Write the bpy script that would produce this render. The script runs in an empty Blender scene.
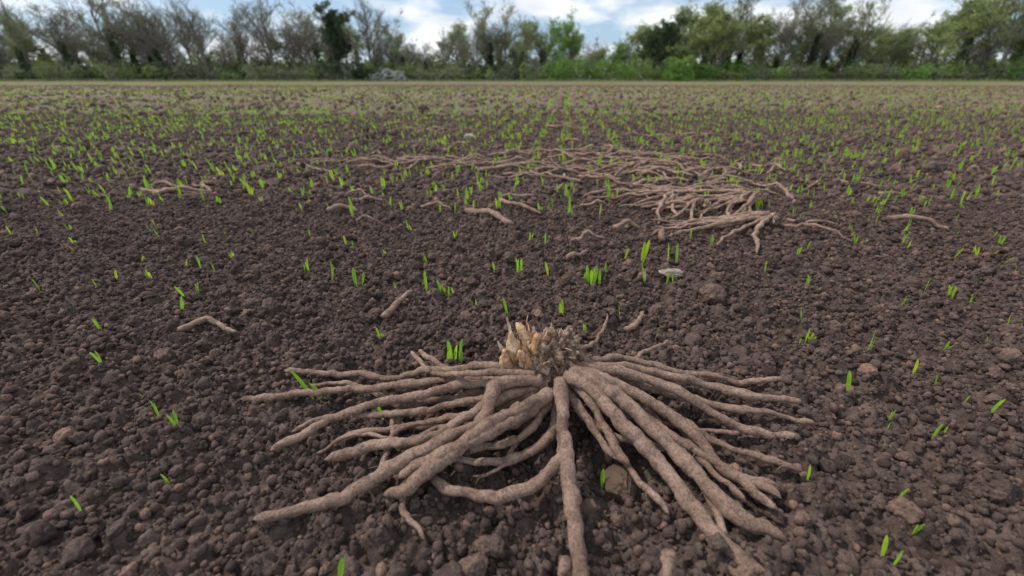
import bpy, math, random
import numpy as np
from mathutils import Vector, noise as mn
random.seed(7); rng=np.random.default_rng(7)
scene=bpy.context.scene
CAMH=0.25; PITCH=math.radians(26.4); F=419.0
# ---------------------------------------------------------------- helpers
def G(px,py,z=0.0):
    """survey helper: place on the plane of height z (metres)"""
    a=(px-512)/F; b=(288-py)/F
    d=(a, math.cos(PITCH)+math.sin(PITCH)*b, -math.sin(PITCH)+math.cos(PITCH)*b)
    s=(z-CAMH)/d[2]
    return np.array([d[0]*s,d[1]*s,z])
def hash2(ix,iy,k):
    n=(ix.astype(np.int64)*374761393+iy.astype(np.int64)*668265263+k*974634777)&0x7fffffff
    n=((n^(n>>13))*1274126177)&0x7fffffff
    n=((n^(n>>16))*1103515245)&0x7fffffff
    return ((n>>7)&0xffff)/65535.0
def vnoise(x,y,k=0):
    ix=np.floor(x);iy=np.floor(y);fx=x-ix;fy=y-iy
    fx=fx*fx*(3-2*fx);fy=fy*fy*(3-2*fy)
    a=hash2(ix,iy,k);b=hash2(ix+1,iy,k);c=hash2(ix,iy+1,k);d=hash2(ix+1,iy+1,k)
    return (a*(1-fx)+b*fx)*(1-fy)+(c*(1-fx)+d*fx)*fy
def lumps(x,y,s,k,rmin,rmax,prob):
    wx=x/s+0.35*(vnoise(x/s*2.3,y/s*2.3,k+50)-.5); wy=y/s+0.35*(vnoise(x/s*2.3,y/s*2.3,k+51)-.5)
    ix=np.floor(wx);iy=np.floor(wy);h=np.zeros_like(wx)
    for dx in(-1,0,1):
        for dy in(-1,0,1):
            cx=ix+dx;cy=iy+dy
            px=cx+hash2(cx,cy,k);py=cy+hash2(cx,cy,k+1)
            R=rmin+(rmax-rmin)*hash2(cx,cy,k+2)**2
            on=hash2(cx,cy,k+3)<prob
            d2=((wx-px)**2+(wy-py)**2)/(R*R)
            v=np.where(on,np.sqrt(np.clip(1-d2,0,1))*R,0)
            h=np.maximum(h,v)
    return h*s
def spacing(y): return np.maximum(.0017,.0048*np.abs(y))
def Hgt(x,y):
    x=np.asarray(x,float);y=np.asarray(y,float);sp=spacing(y)
    def w(s): return np.clip((s/sp-2)/3,0,1)
    h=0.014*(vnoise(x/.35,y/.35,1)-.5)+0.02*(vnoise(x/1.3,y/1.3,2)-.5)
    far=np.clip((y-1.5)/4,0,1)
    h=h+far*0.07*(vnoise(x/2.5,y/1.6,3)-.5)
    h=h+0.010*(vnoise(x/.07,y/.07,4)-.5)
    h=h+lumps(x,y,.35,10,.08,.22,.6)*w(.35)*far*.5
    h=h+lumps(x,y,.10,20,.10,.26,.45)*w(.10)*.4
    h=h+lumps(x,y,.034,30,.18,.46,.75)*w(.034)*.65
    h=h+lumps(x,y,.014,40,.3,.65,1)*w(.014)*.85
    h=h+lumps(x,y,.0075,50,.35,.7,1)*w(.0075)*.9
    return h
def link(o): scene.collection.objects.link(o); return o
def mesh_np(name,verts,quads,mats=(),smooth=True,matidx=None):
    me=bpy.data.meshes.new(name)
    verts=np.asarray(verts,np.float32)
    nq=len(quads)
    loops=np.asarray(quads,np.int32).ravel()
    me.vertices.add(len(verts)); me.vertices.foreach_set('co',verts.ravel())
    me.loops.add(len(loops)); me.loops.foreach_set('vertex_index',loops)
    me.polygons.add(nq)
    me.polygons.foreach_set('loop_start',np.arange(nq,dtype=np.int32)*4); me.polygons.foreach_set('loop_total',np.full(nq,4,np.int32))
    me.polygons.foreach_set('use_smooth',np.full(nq,smooth))
    if matidx is not None: me.polygons.foreach_set('material_index',np.asarray(matidx,np.int32))
    for m in mats: me.materials.append(m)
    me.update(calc_edges=True)
    return me
class MB:   # mesh builder
    def __init__(s): s.v=[];s.q=[];s.m=[];s.n=0
    def add(s,v,q,m=0):
        s.v.append(np.asarray(v,float)); s.q.append(np.asarray(q,int)+s.n); s.m.append(np.full(len(q),m)); s.n+=len(v)
    def mesh(s,name,mats,smooth=True):
        return mesh_np(name,np.concatenate(s.v),np.concatenate(s.q),mats,smooth,matidx=np.concatenate(s.m))
def catmull(P,step):
    P=np.asarray(P,float); P=np.vstack([2*P[0]-P[1],P,2*P[-1]-P[-2]]); out=[];
    for i in range(1,len(P)-2):
        n=max(2,int(np.linalg.norm(P[i+1]-P[i])/step)); t=np.linspace(0,1,n,endpoint=False)[:,None]
        out.append(.5*((2*P[i])+(-P[i-1]+P[i+1])*t+(2*P[i-1]-5*P[i]+4*P[i+1]-P[i+2])*t*t+(-P[i-1]+3*P[i]-3*P[i+1]+P[i+2])*t**3))
    out.append(P[-2][None]); return np.vstack(out)
def tube(mb,path,rad,sides=12,m=0,rough=0.0,seed=0.0,freq=160):
    path=np.asarray(path);n=len(path);T=np.gradient(path,axis=0);T/=np.linalg.norm(T,axis=1)[:,None]+1e-12
    u=np.cross(T[0],[0,0,1.0]); 
    if np.linalg.norm(u)<1e-3:u=np.array([1.0,0,0])
    u/=np.linalg.norm(u);V=[]
    ang=np.linspace(0,2*math.pi,sides,endpoint=False)
    for i in range(n):
        u=u-T[i]*np.dot(u,T[i]);u/=np.linalg.norm(u)+1e-12;w=np.cross(T[i],u)
        ring=path[i]+rad[i]*(np.cos(ang)[:,None]*u+np.sin(ang)[:,None]*w)
        if rough:
            for j in range(sides):
                p=Vector(ring[j])
                k=rough*(mn.noise(p*freq+Vector((seed,0,0)))*.6+mn.noise(p*freq*2.7+Vector((0,seed,0)))*.5)
                ring[j]+=(ring[j]-path[i])*k
        V.append(ring)
    V.append(path[0][None]);V.append(path[-1][None]);V=np.vstack(V)
    i=np.arange(n-1)[:,None]*sides;j=np.arange(sides)[None];jn=(j+1)%sides
    q=np.stack([i+j,i+jn,i+sides+jn,i+sides+j],-1).reshape(-1,4)
    a=n*sides;cap=[]
    if sides>3:
        for j in range(0,sides,2):
            cap.append([a,(j+2)%sides,j+1,j]); b=(n-1)*sides; cap.append([a+1,b+j,b+j+1,b+(j+2)%sides])
        q=np.vstack([q,np.array(cap)])
    mb.add(V,q,m)
# ---------------------------------------------------------------- materials
def newmat(name,rough=.9):
    m=bpy.data.materials.new(name);m.use_nodes=True;nt=m.node_tree;b=nt.nodes['Principled BSDF']
    b.inputs['Roughness'].default_value=rough; b.inputs['Specular IOR Level'].default_value=.25
    return m,nt,b
def N(nt,t,**kw):
    n=nt.nodes.new(t)
    for k,v in kw.items():
        if k in n.inputs.keys(): n.inputs[k].default_value=v
        else: setattr(n,k,v)
    return n
def ramp(nt,src,stops):
    r=nt.nodes.new('ShaderNodeValToRGB');e=r.color_ramp.elements
    while len(e)<len(stops): e.new(.5)
    for el,(p,c) in zip(e,stops): el.position=p; el.color=(*c,1)
    nt.links.new(src,r.inputs[0]);return r.outputs[0]
def mixc(nt,fac,a,b,mode='MIX'):
    n=nt.nodes.new('ShaderNodeMix');n.data_type='RGBA';n.blend_type=mode
    for s,v in((n.inputs[0],fac),(n.inputs[6],a),(n.inputs[7],b)):
        if hasattr(v,'is_output'): nt.links.new(v,s)
        elif isinstance(v,(int,float)): s.default_value=v
        else: s.default_value=(*v,1)
    return n.outputs[2]
def noisetex(nt,vec,scale,detail=5,rough=.6):
    n=N(nt,'ShaderNodeTexNoise',Scale=scale,Detail=detail,Roughness=rough);nt.links.new(vec,n.inputs['Vector']);return n.outputs['Fac']
def bump(nt,src,strength,dist,normal=None):
    n=N(nt,'ShaderNodeBump',Strength=strength,Distance=dist);nt.links.new(src,n.inputs['Height'])
    if normal: nt.links.new(normal,n.inputs['Normal'])
    return n.outputs[0]
SOIL_D=(.046,.029,.025);SOIL_M=(.098,.066,.056);SOIL_L=(.18,.128,.107)
def mat_ground():
    m,nt,b=newmat('soil',.95);tc=nt.nodes.new('ShaderNodeTexCoord').outputs['Object']
    n1=noisetex(nt,tc,38,5,.7);n2=noisetex(nt,tc,3.0,3);n3=noisetex(nt,tc,420,3,.7)
    c=ramp(nt,n1,[(.3,SOIL_D),(.5,SOIL_M),(.72,SOIL_L)])
    c=mixc(nt,.5,c,ramp(nt,n2,[(.3,(.6,.58,.58)),(.7,(1.25,1.22,1.2))]),'MULTIPLY')
    c=mixc(nt,.6,c,ramp(nt,n3,[(.3,(.5,.5,.5)),(.7,(1.3,1.3,1.3))]),'MULTIPLY')
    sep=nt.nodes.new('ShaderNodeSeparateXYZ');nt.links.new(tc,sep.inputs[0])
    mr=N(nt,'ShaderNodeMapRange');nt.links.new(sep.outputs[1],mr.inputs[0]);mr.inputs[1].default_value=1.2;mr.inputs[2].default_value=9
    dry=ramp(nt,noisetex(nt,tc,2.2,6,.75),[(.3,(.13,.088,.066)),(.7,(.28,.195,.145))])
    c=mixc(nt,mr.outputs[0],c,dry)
    nt.links.new(c,b.inputs['Base Color'])
    nt.links.new(bump(nt,n3,.8,.0025),b.inputs['Normal']);return m
def mat_clod(name,k=1.0,bd=.0006):
    m,nt,b=newmat(name,.95);tc=nt.nodes.new('ShaderNodeTexCoord').outputs['Object']
    oi=nt.nodes.new('ShaderNodeObjectInfo').outputs['Random']
    n1=noisetex(nt,tc,2.6,5,.75)
    sc=lambda c:tuple(v*k for v in c)
    c=ramp(nt,n1,[(.28,sc(SOIL_D)),(.5,sc(SOIL_M)),(.75,sc(SOIL_L))])
    c=mixc(nt,1,c,ramp(nt,oi,[(0,(.52,.5,.5)),(.5,(1,1,1)),(.88,(1.35,1.28,1.22)),(1,(2.1,1.9,1.7))]),'MULTIPLY')
    nt.links.new(c,b.inputs['Base Color'])
    nt.links.new(bump(nt,noisetex(nt,tc,7,3,.75),.8,bd),b.inputs['Normal']);return m
def mat_root(name='root_skin',k=1.0):
    m,nt,b=newmat(name,.88);tc=nt.nodes.new('ShaderNodeTexCoord').outputs['Object']
    n1=noisetex(nt,tc,60,6,.7);n2=noisetex(nt,tc,480,5,.8);n3=noisetex(nt,tc,17,3)
    s=lambda c:tuple(v*k for v in c)
    c=ramp(nt,n1,[(.28,s((.19,.12,.09))),(.5,s((.345,.23,.177))),(.75,s((.48,.34,.27)))])
    c=mixc(nt,.8,c,ramp(nt,n2,[(.33,(.38,.35,.33)),(.5,(1.0,1.0,1.0)),(.8,(1.35,1.32,1.28))]),'MULTIPLY')
    c=mixc(nt,ramp(nt,noisetex(nt,tc,95,7,.85),[(.50,(0,0,0)),(.62,(.85,.85,.85))]),c,s((.135,.09,.073)))
    c=mixc(nt,.6,c,ramp(nt,n3,[(.3,(.62,.56,.51)),(.7,(1.3,1.28,1.25))]),'MULTIPLY')
    nt.links.new(c,b.inputs['Base Color'])
    nb=bump(nt,n2,1.0,.0015);nb=bump(nt,n1,.5,.002,nb);nt.links.new(nb,b.inputs['Normal']);return m
def mat_simple(name,stops,scale,rough=.85,bs=.5,bd=.001,trans=0,rnd=None):
    m,nt,b=newmat(name,rough);tc=nt.nodes.new('ShaderNodeTexCoord').outputs['Object']
    c=ramp(nt,noisetex(nt,tc,scale,4,.7),stops)
    if rnd:
        oi=nt.nodes.new('ShaderNodeObjectInfo').outputs['Random'];c=mixc(nt,1,c,ramp(nt,oi,rnd),'MULTIPLY')
    nt.links.new(c,b.inputs['Base Color'])
    if bs: nt.links.new(bump(nt,noisetex(nt,tc,scale*3,5,.7),bs,bd),b.inputs['Normal'])
    if trans:
        t=nt.nodes.new('ShaderNodeBsdfTranslucent');nt.links.new(c,t.inputs[0]);mx=N(nt,'ShaderNodeMixShader');mx.inputs[0].default_value=trans
        nt.links.new(b.outputs[0],mx.inputs[1]);nt.links.new(t.outputs[0],mx.inputs[2])
        nt.links.new(mx.outputs[0],nt.nodes['Material Output'].inputs[0])
    return m
M_ground=mat_ground();M_clod=mat_clod('soil_clod_mat');M_clodmid=mat_clod('mid_clod_mat',1.15,.0012);M_clodfar=mat_clod('dry_clod_mat',1.6,.004);M_root=mat_root();M_root2=mat_root('dry_root_skin',1.05)
M_bud=mat_simple('bud_scale_mat',[(.3,(.30,.15,.07)),(.48,(.56,.33,.18)),(.6,(.74,.55,.37)),(.75,(.80,.70,.58))],110,.7,.7,.0015)
M_core=mat_simple('crown_fibre_mat',[(.3,(.09,.052,.035)),(.45,(.24,.145,.10)),(.58,(.46,.32,.23)),(.72,(.68,.55,.44))],150,.9,1,.003)
M_fib=mat_simple('dry_fibre_mat',[(.3,(.38,.27,.19)),(.7,(.72,.62,.52))],120,.8,.3,.0005)
M_stone=mat_simple('stone_mat',[(.3,(.26,.20,.16)),(.7,(.46,.38,.31))],1.6,.9,.6,.002)
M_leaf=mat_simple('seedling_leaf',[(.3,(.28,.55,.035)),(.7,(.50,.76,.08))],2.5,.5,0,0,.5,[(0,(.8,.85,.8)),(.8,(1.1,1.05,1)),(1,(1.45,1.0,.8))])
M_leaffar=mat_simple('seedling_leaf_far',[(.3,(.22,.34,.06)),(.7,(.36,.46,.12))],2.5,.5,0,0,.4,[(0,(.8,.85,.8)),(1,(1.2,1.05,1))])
M_bark=mat_simple('bark',[(.3,(.13,.12,.10)),(.7,(.28,.255,.22))],.8,.9,0)
# ---------------------------------------------------------------- ground
ys=[-.22];
while ys[-1]<420:
    y=ys[-1]; st=.0017 if .05<y<.55 else (.006 if y<=.05 else max(.0017,min(.0017+(y-.55)*.006,.0052*y)))
    ys.append(y+st)
ys=np.array(ys)
t=np.linspace(-1,1,1100);us=1.75*(.55*t+.45*t**3)
U,Y=np.meshgrid(us,ys);X=U*(Y+.3)
Z=Hgt(X,Y)
nr,nc=X.shape
i=np.arange(nr-1)[:,None]*nc;j=np.arange(nc-1)[None]
q=np.stack([i+j,i+j+1,i+nc+j+1,i+nc+j],-1).reshape(-1,4)
link(bpy.data.objects.new('ploughed_field_ground',mesh_np('ground',np.stack([X,Y,Z],-1).reshape(-1,3),q,[M_ground])))
# ---------------------------------------------------------------- instancer
def instancer(name,pts,rot,scl,idx,objs):
    coll=bpy.data.collections.new(name+'_parts')
    for k,o in enumerate(objs): coll.objects.link(o)
    n=len(pts);me=bpy.data.meshes.new(name);me.vertices.add(n);me.vertices.foreach_set('co',np.asarray(pts,np.float32).ravel())
    a=me.attributes.new('rot','FLOAT_VECTOR','POINT');a.data.foreach_set('vector',np.asarray(rot,np.float32).ravel())
    a=me.attributes.new('scl','FLOAT_VECTOR','POINT');a.data.foreach_set('vector',np.asarray(scl,np.float32).ravel())
    a=me.attributes.new('idx','INT','POINT');a.data.foreach_set('value',np.asarray(idx,np.int32))
    o=link(bpy.data.objects.new(name,me))
    g=bpy.data.node_groups.new(name,'GeometryNodeTree')
    g.interface.new_socket('Geometry',in_out='INPUT',socket_type='NodeSocketGeometry')
    g.interface.new_socket('Geometry',in_out='OUTPUT',socket_type='NodeSocketGeometry')
    gi=g.nodes.new('NodeGroupInput');go=g.nodes.new('NodeGroupOutput')
    ip=g.nodes.new('GeometryNodeInstanceOnPoints');ci=g.nodes.new('GeometryNodeCollectionInfo')
    ci.inputs['Collection'].default_value=coll;ci.inputs['Separate Children'].default_value=True;ci.inputs['Reset Children'].default_value=True
    ip.inputs['Pick Instance'].default_value=True
    L=g.links.new;L(gi.outputs[0],ip.inputs['Points']);L(ci.outputs[0],ip.inputs['Instance'])
    for nm,ty,sock in(('rot','FLOAT_VECTOR','Rotation'),('scl','FLOAT_VECTOR','Scale'),('idx','INT','Instance Index')):
        na=g.nodes.new('GeometryNodeInputNamedAttribute');na.data_type=ty;na.inputs['Name'].default_value=nm
        L(na.outputs['Attribute'],ip.inputs[sock])
    L(ip.outputs[0],go.inputs[0])
    md=o.modifiers.new('scatter','NODES');md.node_group=g
    return o
import bmesh
def clodmesh(name,seed,sub,mat,planes=16,rough=.22):
    r=random.Random(seed);bm=bmesh.new();bmesh.ops.create_icosphere(bm,subdivisions=sub,radius=1)
    pl=[(Vector((r.gauss(0,1),r.gauss(0,1),r.gauss(0,1))).normalized(),r.uniform(.6,1)) for _ in range(planes)]
    off=Vector((seed*3.1,seed*1.7,0))
    for v in bm.verts:
        d=v.co.normalized();R=1.15
        for n,dd in pl:
            c=d.dot(n)
            if c>.15: R=min(R,dd/c)
        R=R*.75+.25
        R+=rough*(mn.noise(d*1.8+off)+.7*mn.noise(d*4.5+off)+.5*mn.noise(d*10+off))
        v.co=d*R
    me=bpy.data.meshes.new(name);bm.to_mesh(me);bm.free()
    me.polygons.foreach_set('use_smooth',[True]*len(me.polygons));me.materials.append(mat)
    return bpy.data.objects.new(name,me)
def powr(n,a,b,e):
    u=rng.random(n);k=1-e;return (a**k+u*(b**k-a**k))**(1/k)
def scatter_clods(name,n,y0,y1,slope,r0,r1,e,sub,mat,seed,sink=.25,clump=None):
    k=0;xs=[];yy=[]
    while k<n:
        m=n*3;y=rng.uniform(y0,y1,m);x=rng.uniform(-slope*(y1+.25),slope*(y1+.25),m)
        keep=np.abs(x)<slope*(y+.25)
        if clump: keep&=vnoise(x/clump,y/clump,seed)+.35*rng.random(m)>.5
        xs.append(x[keep]);yy.append(y[keep]);k+=keep.sum()
    x=np.concatenate(xs)[:n];y=np.concatenate(yy)[:n]
    r=powr(n,r0,r1,e);z=Hgt(x,y)+r*sink
    objs=[clodmesh(f'{name}_{i:02d}',seed*20+i,sub,mat) for i in range(9)]
    rot=rng.uniform(0,6.28,(n,3));s=r[:,None]*rng.uniform(.75,1.2,(n,3))
    instancer(name,np.stack([x,y,z],-1),rot,s,rng.integers(0,9,n),objs)
scatter_clods('soil_crumbs',92000,.03,.98,.98,.0010,.0045,2.4,2,M_clod,1,.4)
scatter_clods('soil_clods',1900,.03,1.3,1.0,.0042,.0095,2.9,4,M_clod,2,.4)
scatter_clods('soil_crumbs_mid_field',70000,.93,3.8,1.15,.0030,.010,2.5,2,M_clodmid,3,.4)
scatter_clods('soil_clods_mid_field',1200,1.2,5,1.15,.010,.024,2.6,3,M_clodmid,4,.3,.8)
scatter_clods('soil_clods_far_field',34000,3.6,24,1.1,.012,.042,2.3,1,M_clodfar,5,.25)
# ---------------------------------------------------------------- stones
def rock(name,px,py,r,sc,mat,seed):
    o=clodmesh(name,seed,5,mat,12,.14);p=G(px,py);z=float(Hgt(p[0],p[1]))
    o.location=(p[0],p[1],z+r*.35*sc[2]);o.scale=(r*sc[0],r*sc[1],r*sc[2]);o.rotation_euler=(0,0,seed);link(o)
rock('pale_stone',672,274,.013,(1.3,.8,.5),M_stone,91)
rock('soil_lump',712,294,.017,(1,.9,.9),M_clodmid,92)
rock('soil_lump',700,330,.010,(1,.9,.8),M_clod,93)
rock('soil_lump',372,440,.009,(1,.9,.8),M_clod,94)
rock('soil_lump',470,560,.011,(1,.9,.8),M_clod,95)
rock('soil_lump',470,138,.03,(1,.9,.6),M_stone,96)
rock('soil_lump',448,570,.008,(1,.9,.8),M_clodmid,97)
# ---------------------------------------------------------------- roots
def addroot(mb,P,r,sides=12,tip=.5,seed=0,step=.0022,rough=.26,wig=.0032,fibres=True,m=0):
    path=catmull(P,step);n=len(path);s=np.linspace(0,1,n)
    L=n*step
    for k in range(3):
        path[:,k]+=wig*np.array([1.2*mn.noise(Vector((v*L*26,seed*1.3,k*7.7)))+.6*mn.noise(Vector((v*L*80,seed*.7,k*5.7)))+.25*mn.noise(Vector((v*L*200,seed,k*3.3))) for v in s])*np.minimum(1,s*8)
    rad=r*(1-(1-tip)*s**1.5)
    rad*=1+.36*np.array([mn.noise(Vector((v*L*38,seed*2.1,5))) for v in s])+.16*np.array([mn.noise(Vector((v*L*130,seed*2.1,9))) for v in s])
    e=np.clip((1-s)*L/(r*2.2),0,1);rad*=np.sqrt(np.clip(1-(1-e)**2,0.02,1))
    hz=Hgt(path[:,0],path[:,1]);hz=np.convolve(np.pad(hz,4,mode='edge'),np.ones(9)/9,'valid')
    path[:,2]=np.maximum(path[:,2],hz+rad*.45)
    tube(mb,path,rad,sides,m,rough,seed)
    if fibres:
        rr=random.Random(int(seed*17)+3)
        for _ in range(int(L*60)):
            i=rr.randrange(2,n-2);a=rr.uniform(0,6.28);l=rr.uniform(.003,.010)
            d=np.array([math.cos(a),math.sin(a),rr.uniform(-.5,.5)])
            p0=path[i];pp=[p0,p0+d*l*.5+np.array([0,0,.0005]),p0+d*l+np.array([rr.uniform(-.002,.002),rr.uniform(-.002,.002),-.001])]
            tube(mb,np.array(pp)+0,np.array([.00045,.0003,.00012]),4,m)
mb=MB()
R=[ # (radius mm, tip ratio, [(x,y,height mm)...])
 (4.6,.65,[(548,372,34),(505,378,33),(455,380,24),(400,386,15),(350,392,9),(300,393,6),(240,402,3)]),
 (5.0,.65,[(548,376,32),(515,383,30),(460,386,24),(405,396,18),(355,410,11),(316,426,7),(270,452,4)]),
 (4.2,.7,[(550,372,38),(510,366,36),(470,366,28),(430,372,18),(385,377,9),(345,374,5),(285,370,4)]),
 (5.2,.75,[(546,384,28),(500,400,26),(465,420,22),(430,437,15),(375,446,9),(322,460,6)]),
 (5.9,.75,[(540,380,34),(505,384,38),(492,398,34),(478,420,26),(440,441,22),(392,466,13),(350,492,7),(303,511,5),(255,520,4)]),
 (6.3,.75,[(550,392,28),(522,412,26),(480,438,24),(436,468,16),(408,490,9),(384,498,6)]),
 (5.3,.7,[(552,392,26),(530,402,30),(490,424,28),(450,450,22),(410,468,15),(398,476,10)]),
 (5.3,.6,[(560,392,24),(562,425,20),(558,455,15),(535,484,9),(490,496,6),(450,488,5),(425,474,5)]),
 (5.6,.95,[(560,380,34),(561,408,30),(567,450,21),(570,490,15),(577,530,11),(586,585,7),(590,620,5)]),
 (3.9,.45,[(520,405,24),(470,440,14),(420,470,6),(402,492,5),(402,515,4),(428,540,3)]),
 (3.8,.55,[(530,390,26),(470,402,18),(420,412,14),(385,414,10),(340,416,5),(292,432,4)]),
 (3.8,.6,[(536,392,24),(480,412,18),(430,420,10),(396,432,6),(388,452,4)]),
 (3.9,.6,[(552,400,20),(530,432,14),(500,446,8),(455,456,5),(420,470,4)]),
 (3.8,.6,[(550,400,18),(515,425,12),(470,432,7),(430,428,5),(372,430,4),(334,440,3)]),
 (3.2,.5,[(535,374,40),(495,372,40),(450,376,30),(425,366,16),(412,352,8)]),
 (3.6,.6,[(548,400,16),(510,398,14),(450,402,8),(400,404,5),(360,388,4),(310,384,4)]),
 (4.2,.6,[(556,398,20),(555,430,12),(525,455,6),(480,462,5),(440,458,5)]),
 (3.2,.6,[(540,388,22),(490,392,16),(430,400,10),(398,408,7),(392,440,4),(378,486,4)]),
 (2.8,.5,[(545,392,20),(500,412,14),(455,420,8),(400,442,4),(360,436,3),(318,452,3)]),
 (2.6,.5,[(545,396,16),(520,440,6),(500,470,4),(470,478,3)]),
 # right side
 (6.6,.8,[(566,376,36),(590,388,36),(622,420,28),(655,456,18),(688,496,10),(722,540,6),(765,572,4)]),
 (6.1,.8,[(570,372,38),(602,385,38),(640,412,28),(676,450,18),(706,488,10),(738,518,6),(790,540,4)]),
 (5.0,.75,[(570,370,38),(610,380,34),(650,402,24),(692,434,14),(730,472,7),(780,500,4)]),
 (4.9,.7,[(572,366,38),(620,373,34),(668,388,24),(712,412,14),(745,428,8),(802,440,4)]),
 (4.6,.7,[(574,364,38),(628,368,32),(684,377,20),(728,390,11),(800,402,5)]),
 (4.0,.65,[(574,362,36),(630,360,26),(688,372,14),(730,380,8),(790,381,4)]),
 (4.5,.7,[(568,376,32),(606,392,28),(650,420,18),(700,452,9),(735,474,5),(776,510,4)]),
 (4.4,.7,[(566,380,30),(588,398,28),(606,424,20),(618,452,12),(632,470,8)]),
 (3.8,.6,[(564,384,26),(580,410,18),(600,440,10),(626,464,6),(650,492,5),(672,515,4)]),
 (4.0,.65,[(572,370,32),(640,396,20),(690,424,10),(728,446,5),(800,468,4)]),
 (4.0,.65,[(574,368,30),(645,388,18),(700,402,9),(740,412,5),(815,420,4)]),
 (3.9,.65,[(574,372,28),(626,402,16),(664,432,9),(700,478,5),(716,512,5),(728,548,4)]),
 (3.8,.65,[(566,388,24),(590,420,14),(634,440,8),(690,452,5),(728,470,4),(775,482,4)]),
 (3.3,.6,[(570,372,32),(614,366,22),(648,352,12),(670,344,6)]),
 (3.8,.65,[(574,368,28),(622,384,16),(664,412,8),(708,466,5),(746,500,4)]),
 (3.4,.6,[(574,366,26),(640,374,14),(700,384,6),(760,396,4)]),
 (3.4,.6,[(570,380,22),(620,410,10),(670,424,5),(740,432,4)]),
 (2.8,.5,[(560,360,30),(590,346,20),(602,328,9),(607,314,5)]),
]
for k,(r,tip,pts) in enumerate(R):
    addroot(mb,[G(*( (x,y,z/1000) )) for x,y,z in pts],r/1000*.88,14,tip,k*1.37+1)
crown=link(bpy.data.objects.new('asparagus_crown',None));crown.location=(0.03,.295,0)
def child(name,me):
    o=link(bpy.data.objects.new(name,me));o.parent=crown;o.location=(-.03,-.295,0);return o
crown.empty_display_size=.02
child('roots',mb.mesh('roots',[M_root]))
# head: woody rhizome core with knobs, cut stalk stubs, papery buds
def blob(name,c,s,seed,sub=5):
    bm=bmesh.new();bmesh.ops.create_icosphere(bm,subdivisions=sub,radius=1);off=Vector((seed*2.3,seed,0))
    for v in bm.verts:
        d=v.co.copy();p=Vector((d.x*s[0],d.y*s[1],d.z*s[2]))
        k=1+.30*mn.noise(d*1.6+off)+.30*mn.noise(d*4+off)+.24*mn.noise(d*9+off)+.14*mn.noise(d*20)+.3*abs(mn.noise(Vector((d.x*12,d.y*12,d.z*3))))
        v.co=p*k+Vector(c)
    me=bpy.data.meshes.new(name);bm.to_mesh(me);bm.free();me.polygons.foreach_set('use_smooth',[True]*len(me.polygons));me.materials.append(M_core)
    child(name,me)
blob('crown_core',(.036,.297,.036),(.021,.02,.023),0,6)
blob('crown_knob',(.046,.292,.042),(.010,.010,.012),3);blob('crown_knob_b',(.030,.286,.048),(.009,.008,.011),5)
blob('crown_knob_c',(.054,.290,.030),(.009,.008,.011),8);blob('crown_knob_d',(.040,.281,.032),(.010,.008,.011),11);blob('crown_knob_e',(.024,.281,.030),(.010,.008,.011),13)
blob('crown_knob_f',(.034,.279,.020),(.010,.008,.010),17)
def strip(mb,P,W,side,m=0,cup=.25):
    P=np.asarray(P);n=len(P);T=np.gradient(P,axis=0);V=[]
    for i in range(n):
        s=side-T[i]*np.dot(side,T[i])/(np.dot(T[i],T[i])+1e-12);s/=np.linalg.norm(s)+1e-9
        nn=np.cross(T[i],s);nn/=np.linalg.norm(nn)+1e-9
        V+= [P[i]-s*W[i]+nn*W[i]*cup,P[i],P[i]+s*W[i]+nn*W[i]*cup]
    q=[]
    for i in range(n-1):
        a=i*3;q+=[[a,a+1,a+4,a+3],[a+1,a+2,a+5,a+4]]
    mb.add(V,q,m)
def bud(mb,base,axis,L,r,seed,open_=.3,ns=6):
    rr=random.Random(seed);axis=np.array(axis,float);axis/=np.linalg.norm(axis)
    s=np.linspace(0,1,22);path=base+axis*L*s[:,None]
    path[:,0]+=.10*L*np.sin(s*3+seed);rad=r*np.sqrt(np.clip(1-s**2.6,0.01,1))*(.85+.25*np.sin(s*9+seed)*.6)
    tube(mb,path,rad,18,0,.55,seed,130)
    u=np.cross(axis,[.3,1,.1]);u/=np.linalg.norm(u);w=np.cross(axis,u)
    for i in range(ns):
        a=i*2.4+rr.uniform(-.6,.6);h=i/ns*.45;out=np.cos(a)*u+np.sin(a)*w;side=-np.sin(a)*u+np.cos(a)*w
        l=L*rr.uniform(.4,.85);ts=np.linspace(0,1,9)
        op=open_*rr.uniform(.0,1.0)**2;cu=rr.uniform(-.35,.35)
        P=[base+axis*(L*h+l*t_)+out*(r*(1.0-.3*h)*(1.05)+op*l*t_**2-r*.5*t_*(1-op))+side*cu*l*t_*t_+np.array([rr.gauss(0,1),rr.gauss(0,1),rr.gauss(0,1)])*.0005*t_ for t_ in ts]
        W=r*rr.uniform(.35,.85)*(1-.75*ts**1.5)*np.array([rr.uniform(.65,1.2) for _ in ts]);W[-1]=r*rr.uniform(.03,.2)
        strip(mb,P,W,side,0 if rr.random()<.6 else 1,-.3)
mb=MB()
B=[((.012,.285,.034),(-.3,-.1,1),.040,.0070),((.003,.286,.030),(-.45,-.2,1),.028,.0062),((.020,.288,.040),(-.1,.0,1),.026,.0064),
   ((.008,.282,.026),(-.7,-.4,.9),.016,.006),((.014,.298,.042),(-.4,.4,1),.026,.0058),((.012,.281,.038),(-.2,-.3,1),.022,.005)]
for k,(b0,a,L,r) in enumerate(B): bud(mb,np.array(b0),a,L,r,k+3,.45)
rr=random.Random(5)
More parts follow.
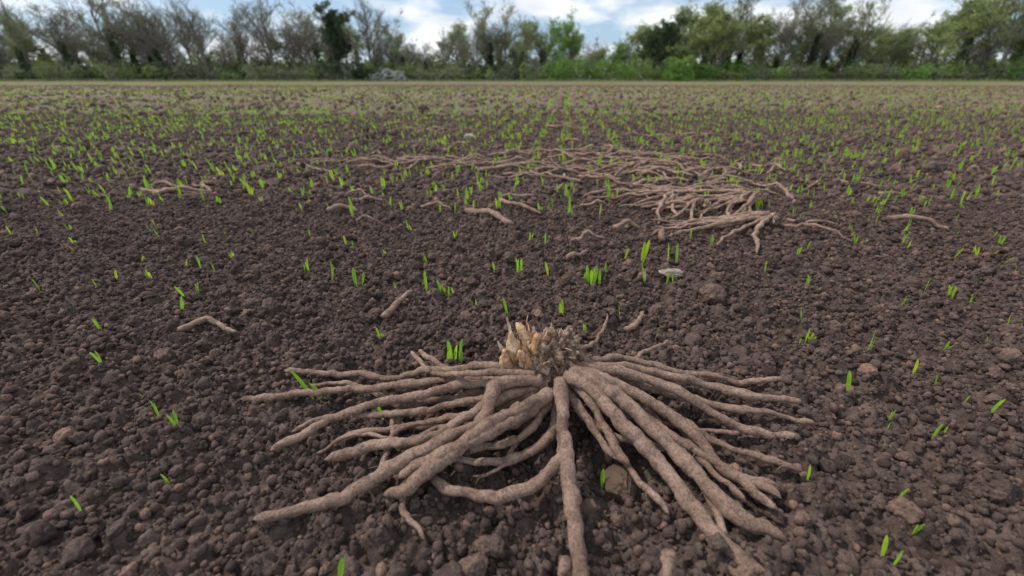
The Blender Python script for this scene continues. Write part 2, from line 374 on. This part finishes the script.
for i in range(90):
    c=np.array([.038,.293,.034]);a=rr.uniform(0,6.28);e=rr.uniform(-.3,1.4)
    d=np.array([math.cos(a)*math.cos(e),math.sin(a)*math.cos(e),math.sin(e)])
    p0=c+d*np.array([.020,.019,.022]);l=rr.uniform(.004,.011);g=np.array([rr.uniform(-.2,1.2),rr.uniform(-1,.4),rr.uniform(-1.2,.5)])
    P=[p0,p0+(d*.3+g*.5)*l*.5,p0+(d*.15+g*.9)*l];P=catmull(P,.0015)
    ww=rr.uniform(.0003,.0016);W=np.linspace(ww,ww*.25,len(P))*np.array([rr.uniform(.7,1.2) for _ in P]);strip(mb,P,W,np.cross(d,g)+1e-4,rr.choice([0,1,2,2,2,2]),.3)
for (b0,a,L,r) in [((.027,.288,.046),(-.1,-.1,1),.014,.0042),((.042,.298,.044),(.4,.2,1),.012,.0046),((.050,.290,.038),(.8,-.2,.7),.012,.0044),((.036,.283,.042),(.2,-.5,.9),.012,.0044),((.056,.296,.030),(.9,.2,.5),.012,.0042)]:
    a=np.array(a,float);a/=np.linalg.norm(a);s=np.linspace(0,1,9)[:,None]
    P=np.array(b0)+a*L*s;P=np.vstack([P,P[-1]-a*.0005,P[-1]-a*.003]);rd=np.array([r]*9+[r*.75,r*.6]);tube(mb,P,rd,14,2,.6,L*1e3)
child('buds_and_scales',mb.mesh('buds',[M_bud,M_fib,M_core]))
rock('soil_caked_root_clump',622,476,.012,(.9,1.1,.95),M_core,57)
rock('root_fragment_chip',588,508,.0055,(1,1,.8),M_core,58)
# loose fragments
def frag(name,pts,r,tip=.6,seed=1):
    mb=MB();addroot(mb,[G(x,y,z/1000) for x,y,z in pts],r/1000,12,tip,seed);link(bpy.data.objects.new(name,mb.mesh(name,[M_root])))
frag('root_fragment',[(383,317,4),(392,308,8),(403,298,10),(411,291,12)],3.6,.8,11)
frag('root_fragment',[(668,552,10),(666,566,8),(664,590,4)],4.5,.7,12)
frag('root_fragment',[(566,560,8),(562,580,6)],4,.7,13)
frag('root_fragment',[(625,330,6),(636,322,8),(646,312,6)],3.2,.6,14)
frag('root_fragment',[(466,211,5),(488,213,12),(503,220,12),(513,226,6)],6.5,.7,15)
frag('root_fragment',[(500,201,8),(522,205,12),(541,214,6)],5,.5,16)
frag('root_fragment',[(298,166,6),(312,168,10),(330,172,6)],6,.6,17)
frag('root_fragment',[(420,352,6),(436,362,9),(452,370,6)],3,.6,18)
frag('root_fragment',[(180,330,6),(205,322,9),(238,331,6)],3.6,.6,19)
# loose heaps of roots across the middle field: each heap is one object
def heap(cells,seed,name='root_heap'):
    rr=random.Random(seed);mb=MB();k=0
    for (x0,x1,y0,y1,n,amean,lmin,lmax) in cells:
        for _ in range(n):
            k+=1;c=G(rr.uniform(x0,x1),rr.uniform(y0,y1));a=math.radians(rr.gauss(amean,30));l=rr.uniform(lmin,lmax);b=rr.uniform(-.8,.8);h=abs(rr.gauss(0,.011))+.004
            P=[]
            for t_ in(-.5,-.25,0,.25,.5):
                aa=a+b*t_;P.append(c+np.array([math.cos(aa)*l*t_,math.sin(aa)*l*t_,h*(1-1.6*abs(t_))+rr.uniform(0,.006)]))
            addroot(mb,P,rr.uniform(.003,.0058),7,.5,seed+k*.7,.009,.12,.007,fibres=False)
    link(bpy.data.objects.new(name,mb.mesh(name,[M_root2])))
heap([(330,420,158,170,8,-8,.08,.2),(420,480,160,172,12,-8,.08,.24),(470,560,154,174,18,0,.1,.28),(520,600,166,182,10,-10,.1,.24)],201)
heap([(560,650,150,168,16,10,.1,.28),(630,720,154,178,24,-12,.1,.3),(600,700,172,190,12,-15,.1,.24)],202)
heap([(690,780,168,196,16,10,.12,.26)],203)
heap([(130,210,188,198,6,10,.1,.22)],204)
heap([(400,470,126,134,6,0,.15,.3),(520,640,122,130,8,0,.15,.3),(640,720,134,142,6,0,.15,.3),(300,400,112,118,6,0,.15,.3)],206,'root_litter')
heap([(330,720,190,215,9,0,.05,.12),(310,720,135,155,16,0,.06,.16),(310,720,225,262,5,20,.03,.06),(760,1000,180,240,8,0,.05,.12)],209,'root_litter')
# half-buried crowns at the right: roots fanning low over the soil
def bundle(c,n,a0,a1,l0,l1,seed,r=(4,6),h0=.03):
    rr=random.Random(seed);mb=MB();c=np.array(c)
    for k in range(n):
        a=math.radians(rr.uniform(a0,a1));l=rr.uniform(l0,l1);a2=a+rr.uniform(-.7,.7);h=rr.uniform(.3,1)*h0
        P=[c+np.array([0,0,h])+np.array([math.cos(a),math.sin(a),0])*.01]
        for t_ in(.2,.4,.6,.8,1):
            aa=a+(a2-a)*t_;zz=h*(1-t_)**1.2+.004+rr.uniform(0,.008)*(1-t_)
            P.append(c+np.array([math.cos(aa)*l*t_,math.sin(aa)*l*t_,zz]))
        addroot(mb,P,rr.uniform(*r)/1000,9,.5,seed+k*.7,.006,.14,.005,fibres=False)
    for k in range(4):
        p=c+np.array([rr.uniform(-.015,.015),rr.uniform(-.015,.015),.012]);bud(mb,p,(rr.uniform(-.6,.6),rr.uniform(-.6,.6),1),.016,.006,k,.4)
    link(bpy.data.objects.new('asparagus_crown',mb.mesh('distant_crown',[M_root2,M_fib])))
C=[(672,204,11,90,250,.08,.18,.03),(700,212,10,120,270,.08,.18,.03),(755,205,20,150,235,.12,.3,.03),(770,226,12,150,220,.12,.26,.025),(640,172,8,0,360,.1,.2,.03)]
for k,(x,y,n,a0,a1,l0,l1,h0) in enumerate(C): bundle(G(x,y),n,a0,a1,l0,l1,100+k,(3.0,4.8),h0)
# ---------------------------------------------------------------- seedlings
def blade(mb,base,h,w,lean,az,seed):
    rr=random.Random(seed);s=np.array([0,.15,.3,.5,.65,.8,.9,.96,1.0]);d=np.array([math.cos(az),math.sin(az),0])
    P=np.array([base+d*lean*h*(t_**1.8)+np.array([0,0,h*(t_-.12*lean*t_*t_)]) for t_ in s])
    W=w*np.array([.45,.6,.8,1,1,.85,.6,.35,.05])
    tw=rr.uniform(-.6,.6);strip(mb,P,W,np.array([math.cos(tw),math.sin(tw),0]),0,.4)
def seedling(name,seed):
    rr=random.Random(seed);mb=MB()
    for k in range(rr.choice([1,1,2,2,3])):
        blade(mb,np.array([rr.uniform(-.2,.2)*k,rr.uniform(-.05,.05)*k,-.1]),rr.uniform(.85,1.2) if k==0 else rr.uniform(.55,1.05),rr.uniform(.055,.08),rr.uniform(.02,.22),rr.uniform(0,6.28),seed*10+k)
    return bpy.data.objects.new(name,mb.mesh(name,[M_leaf]))
S=[(306,269,18),(310,239,12),(331,276,20),(355,280,20),(361,280,16),(347,244,12),(352,245,9),(384,250,5),(395,285,9),(426,284,22),(441,293,14),(448,294,13),(454,294,10),
(467,300,8),(476,306,12),(451,354,26),(459,354,22),(507,313,20),(519,270,17),(495,270,10),(548,276,17),(545,248,12),(561,314,17),(588,280,22),(594,280,17),(600,281,18),(604,278,16),
(620,316,12),(645,282,20),(625,257,14),(642,260,20),(668,262,20),(677,261,20),(667,281,13),(673,282,10),(311,392,34),(327,390,14),(378,332,12),(382,412,22),(604,478,24),(340,582,30),(412,231,9),(409,228,12),(352,215,12),(440,212,10),
(425,258,10),(497,212,11),(568,216,14),(600,215,12),(530,238,10),(540,212,12),(690,240,12),(712,245,10),(330,210,10),(303,200,11),(390,205,9),(455,235,8),(480,190,9),(585,330,10)]
pts=[];sc=[]
for x,y,hp in S:
    p=G(x,y);dep=p[1]*math.cos(PITCH)+CAMH*math.sin(PITCH);pts.append((p[0],p[1]));sc.append(hp/F*dep/math.cos(PITCH)*1.12)
pts=np.array(pts);sc=np.array(sc)
def scat(n,y0,y1,slope):
    y=rng.uniform(y0,y1,n);x=rng.uniform(-slope*(y1+.25),slope*(y1+.25),n);k=np.abs(x)<slope*(y+.25);return x[k],y[k]
def rows(x,y,sp,jit):
    xr=x-.12*y;xr=np.round(xr/sp)*sp+rng.normal(0,jit,len(x));return xr+.12*y
x1,y1=scat(330,.12,.86,1.1);k=np.abs(x1)>.46*(y1+.24);x1=x1[k];y1=y1[k]
x2,y2=scat(13000,.86,4.5,1.1);x2=rows(x2,y2,.11,.018)
k=vnoise(x2/.3,y2/.3,77)+.5*rng.random(len(x2))>.42;x2=x2[k];y2=y2[k]
x3,y3=scat(42000,4.5,15,1.1);x3=rows(x3,y3,.22,.03)
px=np.concatenate([pts[:,0],x1,x2,x3]);py=np.concatenate([pts[:,1],y1,y2,y3])
ss=np.concatenate([sc,rng.uniform(.012,.024,len(x1)),rng.uniform(.016,.034,len(x2)),rng.uniform(.022,.04,len(x3))])
n=len(px)
rot=np.zeros((n,3));rot[:,2]=rng.normal(0,.6,n);rot[:,0]=rng.normal(0,.1,n);rot[:,1]=rng.normal(0,.1,n)
instancer('cereal_seedlings',np.stack([px,py,Hgt(px,py)],-1),rot,np.repeat(ss[:,None],3,1)*np.array([1,1,1]),rng.integers(0,12,n),[seedling(f'seedling_{i:02d}',i+1) for i in range(12)])
def patch(name,seed):
    rr=random.Random(seed);mb=MB()
    for k in range(70):
        x=rr.uniform(-.75,.75);y=rr.uniform(-.75,.75);h=rr.uniform(.025,.045);w=rr.uniform(.0025,.0045);a=rr.uniform(0,3.14)
        d=np.array([math.cos(a),math.sin(a),0])*w;l=np.array([rr.uniform(-.4,.4),rr.uniform(-.4,.4),0])*h;b=np.array([x,y,0]);u=np.array([0,0,h])
        mb.add([b-d,b+d,b+d*.4+u+l,b-d*.4+u+l],[[0,1,2,3]])
    return bpy.data.objects.new(name,mb.mesh(name,[M_leaffar],False))
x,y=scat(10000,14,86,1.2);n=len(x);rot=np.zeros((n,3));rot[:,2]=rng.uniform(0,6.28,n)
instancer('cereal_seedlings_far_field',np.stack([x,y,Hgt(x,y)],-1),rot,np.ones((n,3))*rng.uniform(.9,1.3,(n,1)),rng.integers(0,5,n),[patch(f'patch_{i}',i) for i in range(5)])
# ---------------------------------------------------------------- trees
def leafmat(name,a,b,tr=.3): return mat_simple(name,[(.35,a),(.65,b)],.45,.7,0,0,tr,[(0,(.75,.8,.8)),(1,(1.25,1.2,1.1))])
ML_spring=leafmat('spring_leaf',(.20,.26,.09),(.34,.42,.15));ML_ivy=leafmat('ivy_leaf',(.055,.085,.045),(.11,.16,.07))
ML_green=leafmat('green_leaf',(.15,.27,.06),(.29,.47,.10));ML_brown=leafmat('bud_leaf',(.21,.22,.14),(.34,.35,.23));ML_white=leafmat('blossom',(.5,.52,.47),(.8,.8,.77))
def quads_leaf(mb,C,size,rr,m):
    C=np.asarray(C);n=len(C);a=rr.normal(size=(n,3));a/=np.linalg.norm(a,axis=1)[:,None];b=np.cross(a,rr.normal(size=(n,3)));b/=np.linalg.norm(b,axis=1)[:,None]
    s=(size*rr.uniform(.5,1.3,n))[:,None];V=np.stack([C-a*s,C-b*s*.6,C+a*s,C+b*s*.6],1).reshape(-1,3)
    mb.add(V,np.arange(n*4).reshape(-1,4),m)
def tree(name,seed,leafm,nleaf,lsize,ivy=0,spread=1.0):
    r=random.Random(seed);rr=np.random.default_rng(seed);mb=MB();tips=[]
    def br(p,d,l,rad,dep):
        n=4 if dep<3 else 3;P=[p];dd=d.copy()
        for i in range(n):
            dd=dd+np.array([r.gauss(0,.14),r.gauss(0,.14),r.gauss(.04,.08)])*(1 if dep else .35);dd/=np.linalg.norm(dd);P.append(P[-1]+dd*l/n)
        P=np.array(P);rd=np.linspace(rad,rad*.45,n+1);tube(mb,P,rd,6 if dep==0 else(4 if dep<3 else 3),0)
        if dep>=3: tips.extend(P[1:])
        if dep==4: return
        nch=(13,6,5,4)[dep]
        for k in range(nch):
            t_=r.uniform(.2 if dep==0 else .2,1);i=min(n-1,int(t_*n));q=P[i]+(P[i+1]-P[i])*(t_*n-i)
            a=r.uniform(0,6.28);out=np.array([math.cos(a),math.sin(a),0]);an=r.uniform(.5,1.1)*spread
            nd=dd*math.cos(an)+out*math.sin(an)+np.array([0,0,.15]);nd/=np.linalg.norm(nd)
            br(q,nd,l*r.uniform(.38,.6)*(1.1-.35*t_ if dep==0 else 1),max(.015,rad*(.42 if dep else .38)),dep+1)
    br(np.zeros(3),np.array([0,0,1.0]),8.5,.2,0)
    if nleaf:
        T=np.array(tips);C=T[rr.integers(0,len(T),nleaf)]+rr.normal(0,.2,(nleaf,3));quads_leaf(mb,C,lsize,rr,1)
    if ivy:
        z=rr.uniform(0,8.5*.75,ivy);a=rr.uniform(0,6.28,ivy);q=rr.uniform(.2,.9,ivy)*(1.2-z/9);quads_leaf(mb,np.stack([np.cos(a)*q,np.sin(a)*q,z],-1),.16,rr,2)
    return bpy.data.objects.new(name,mb.mesh(name,[M_bark,leafm,ML_ivy],False))
T=[tree('tree_00',1,ML_brown,1700,.11),tree('tree_01',2,ML_brown,1300,.10,900),tree('tree_02',3,ML_spring,4600,.14),tree('tree_03',4,ML_spring,5500,.14,1400),
   tree('tree_04',5,ML_brown,600,.09,0,.8),tree('tree_05',6,ML_green,7500,.15),tree('tree_06',7,ML_ivy,12000,.17,1500,.85),tree('tree_07',8,ML_spring,2200,.12,2600,.7)]
prof=[(-200,8),(0,8),(100,2),(200,8),(298,0),(330,2),(360,3),(385,14),(405,32),(428,38),(445,22),(465,10),(500,9),(540,15),(560,30),(580,38),(610,35),(640,24),(660,20),(685,18),(702,8),(725,-2),(780,6),(850,16),(930,3),(1024,8),(1250,10)]
pxs=[p[0] for p in prof];pys=[p[1] for p in prof]
tp=[];tsc=[];ti=[]
r=random.Random(4)
def topH(px,dist):
    y=np.interp(px,pxs,pys);b=(288-y)/F;return dist*(-math.sin(PITCH)+math.cos(PITCH)*b)/(math.cos(PITCH)+math.sin(PITCH)*b)
for row,(d0,d1,g0,g1,hm) in enumerate([(91,97,2.2,4.4,1.0),(99,106,2.2,4.0,.72)]):
  X0=-128
  while X0<128:
    dist=r.uniform(d0,d1);pxx=512+X0/dist*1.113*F
    Hh=topH(pxx,dist)*r.uniform(.62,1.1)*hm
    if pxx<440: c=r.choice([0,1,4,0,4,7,1])
    elif pxx<560: c=r.choice([0,4,0,1,7])
    elif pxx<690: c=r.choice([2,5,2,3,5])
    else: c=r.choice([0,2,3,7,2])
    if row==1: c=r.choice([c,2,0])
    tp.append((X0,dist,0));tsc.append(Hh/10.0);ti.append(c);X0+=r.uniform(g0,g1)
def single(px,dist,top,c):
    b=(288-top)/F;Hh=dist*(-math.sin(PITCH)+math.cos(PITCH)*b)/(math.cos(PITCH)+math.sin(PITCH)*b)
    tp.append(((px-512)/F*dist/1.113,dist,0));tsc.append(Hh/10.6);ti.append(c)
single(340,90,16,6);single(663,90,26,6);single(650,91,30,6);single(405,92,38,7);single(700,91,16,3);single(716,91,6,2);single(676,90,32,3)
tsc=np.array(tsc)[:,None]*np.ones((1,3))*np.array([1.05,1.05,1]);n=len(tp);rot=np.zeros((n,3));rot[:,2]=rng.uniform(0,6.28,n)
instancer('distant_tree_row',tp,rot,tsc,ti,T)
# hedge / undergrowth along the field edge
rr=np.random.default_rng(9);mb=MB()
def clump(cx,cy,w,h,n,m,size):
    u=rr.normal(size=(n,3));u/=np.linalg.norm(u,axis=1)[:,None];u*=rr.uniform(.55,1,n)[:,None]**.6
    k=1+.25*np.sin(u[:,0]*5+cx)+.2*np.sin(u[:,2]*7+cy)
    C=np.stack([cx+u[:,0]*w*k,cy+u[:,1]*w*.6,h*.45+u[:,2]*h*.55*k],-1);C[:,2]=np.abs(C[:,2]);quads_leaf(mb,C,size,rr,m)
x=-125
while x<125:
    pxx=512+x/92*1.113*F
    h=r.uniform(1.4,3.8)
    if 545<pxx<700: m=r.choice([2,2,1,2]);h*=1.35
    elif pxx>700: m=r.choice([2,1,3])
    else: m=r.choice([0,3,3,1,1])
    clump(x,r.uniform(87,91),r.uniform(1,2.4),h,420,m,.16);x+=r.uniform(.5,1.1)
x=-130
while x<130:
    clump(x,r.uniform(106,110),2.4,r.uniform(3.5,6),480,r.choice([1,3,3,1]),.3);x+=r.uniform(.9,1.5)
clump(-22,86,2.2,2.1,1300,4,.10);clump(-25,86.3,1.2,1.5,500,4,.10)
clump(30.5,85.5,2.6,4.2,2200,2,.15)
n=14000;xx=rr.uniform(-125,125,n);yy=rr.uniform(84.5,88,n);h=rr.uniform(.1,.5,n);w=.06
a=rr.uniform(0,3.14,n);b=np.stack([xx,yy,np.zeros(n)],-1);d=np.stack([np.cos(a)*w,np.sin(a)*w,np.zeros(n)],-1);u=np.stack([rr.normal(0,.08,n),rr.normal(0,.08,n),h],-1)
mb.add(np.stack([b-d,b+d,b+d*.3+u,b-d*.3+u],1).reshape(-1,3),np.arange(n*4).reshape(-1,4),3)
link(bpy.data.objects.new('hedgerow',mb.mesh('hedgerow',[ML_ivy,ML_spring,ML_green,ML_brown,ML_white],False)))
# ---------------------------------------------------------------- light, sky, camera
EL=math.radians(50);AZ=math.radians(-68)
w=bpy.data.worlds.new('World');scene.world=w;w.use_nodes=True;nt=w.node_tree;bg=nt.nodes['Background'];bg.inputs[1].default_value=.1
sky=nt.nodes.new('ShaderNodeTexSky');sky.sky_type='NISHITA';sky.sun_disc=False;sky.sun_elevation=EL;sky.sun_rotation=AZ;sky.air_density=1;sky.dust_density=.6
tc=nt.nodes.new('ShaderNodeTexCoord').outputs['Generated']
mp=N(nt,'ShaderNodeMapping');mp.inputs['Scale'].default_value=(1,1,2.6);nt.links.new(tc,mp.inputs[0])
nz=noisetex(nt,mp.outputs[0],4.2,9,.55)
cl=ramp(nt,nz,[(.45,(0,0,0)),(.57,(1,1,1))])
shade=ramp(nt,noisetex(nt,mp.outputs[0],6.5,6,.5),[(.3,(8.2,8.7,9.4)),(.6,(11.6,11.7,11.8))])
skyc=mixc(nt,.55,sky.outputs[0],(4.8,7.0,9.9))
nt.links.new(mixc(nt,cl,skyc,shade),bg.inputs[0])
sd=bpy.data.lights.new('sun','SUN');sd.energy=3.1;sd.angle=math.radians(3);sd.color=(1,.94,.85)
so=link(bpy.data.objects.new('sun',sd))
dv=Vector((math.sin(AZ)*math.cos(EL),math.cos(AZ)*math.cos(EL),math.sin(EL)));so.rotation_euler=dv.to_track_quat('Z','Y').to_euler()
cd=bpy.data.cameras.new('camera');co=link(bpy.data.objects.new('camera',cd));scene.camera=co
co.location=(0,0,CAMH);co.rotation_euler=(math.pi/2-PITCH,0,0)
cd.sensor_fit='HORIZONTAL';cd.sensor_width=36;cd.lens=36*F/1024;cd.clip_start=.01;cd.clip_end=2000
cd.dof.use_dof=True;cd.dof.focus_distance=.40;cd.dof.aperture_fstop=6.0
scene.view_settings.view_transform='Standard';scene.view_settings.look='None';scene.view_settings.exposure=0
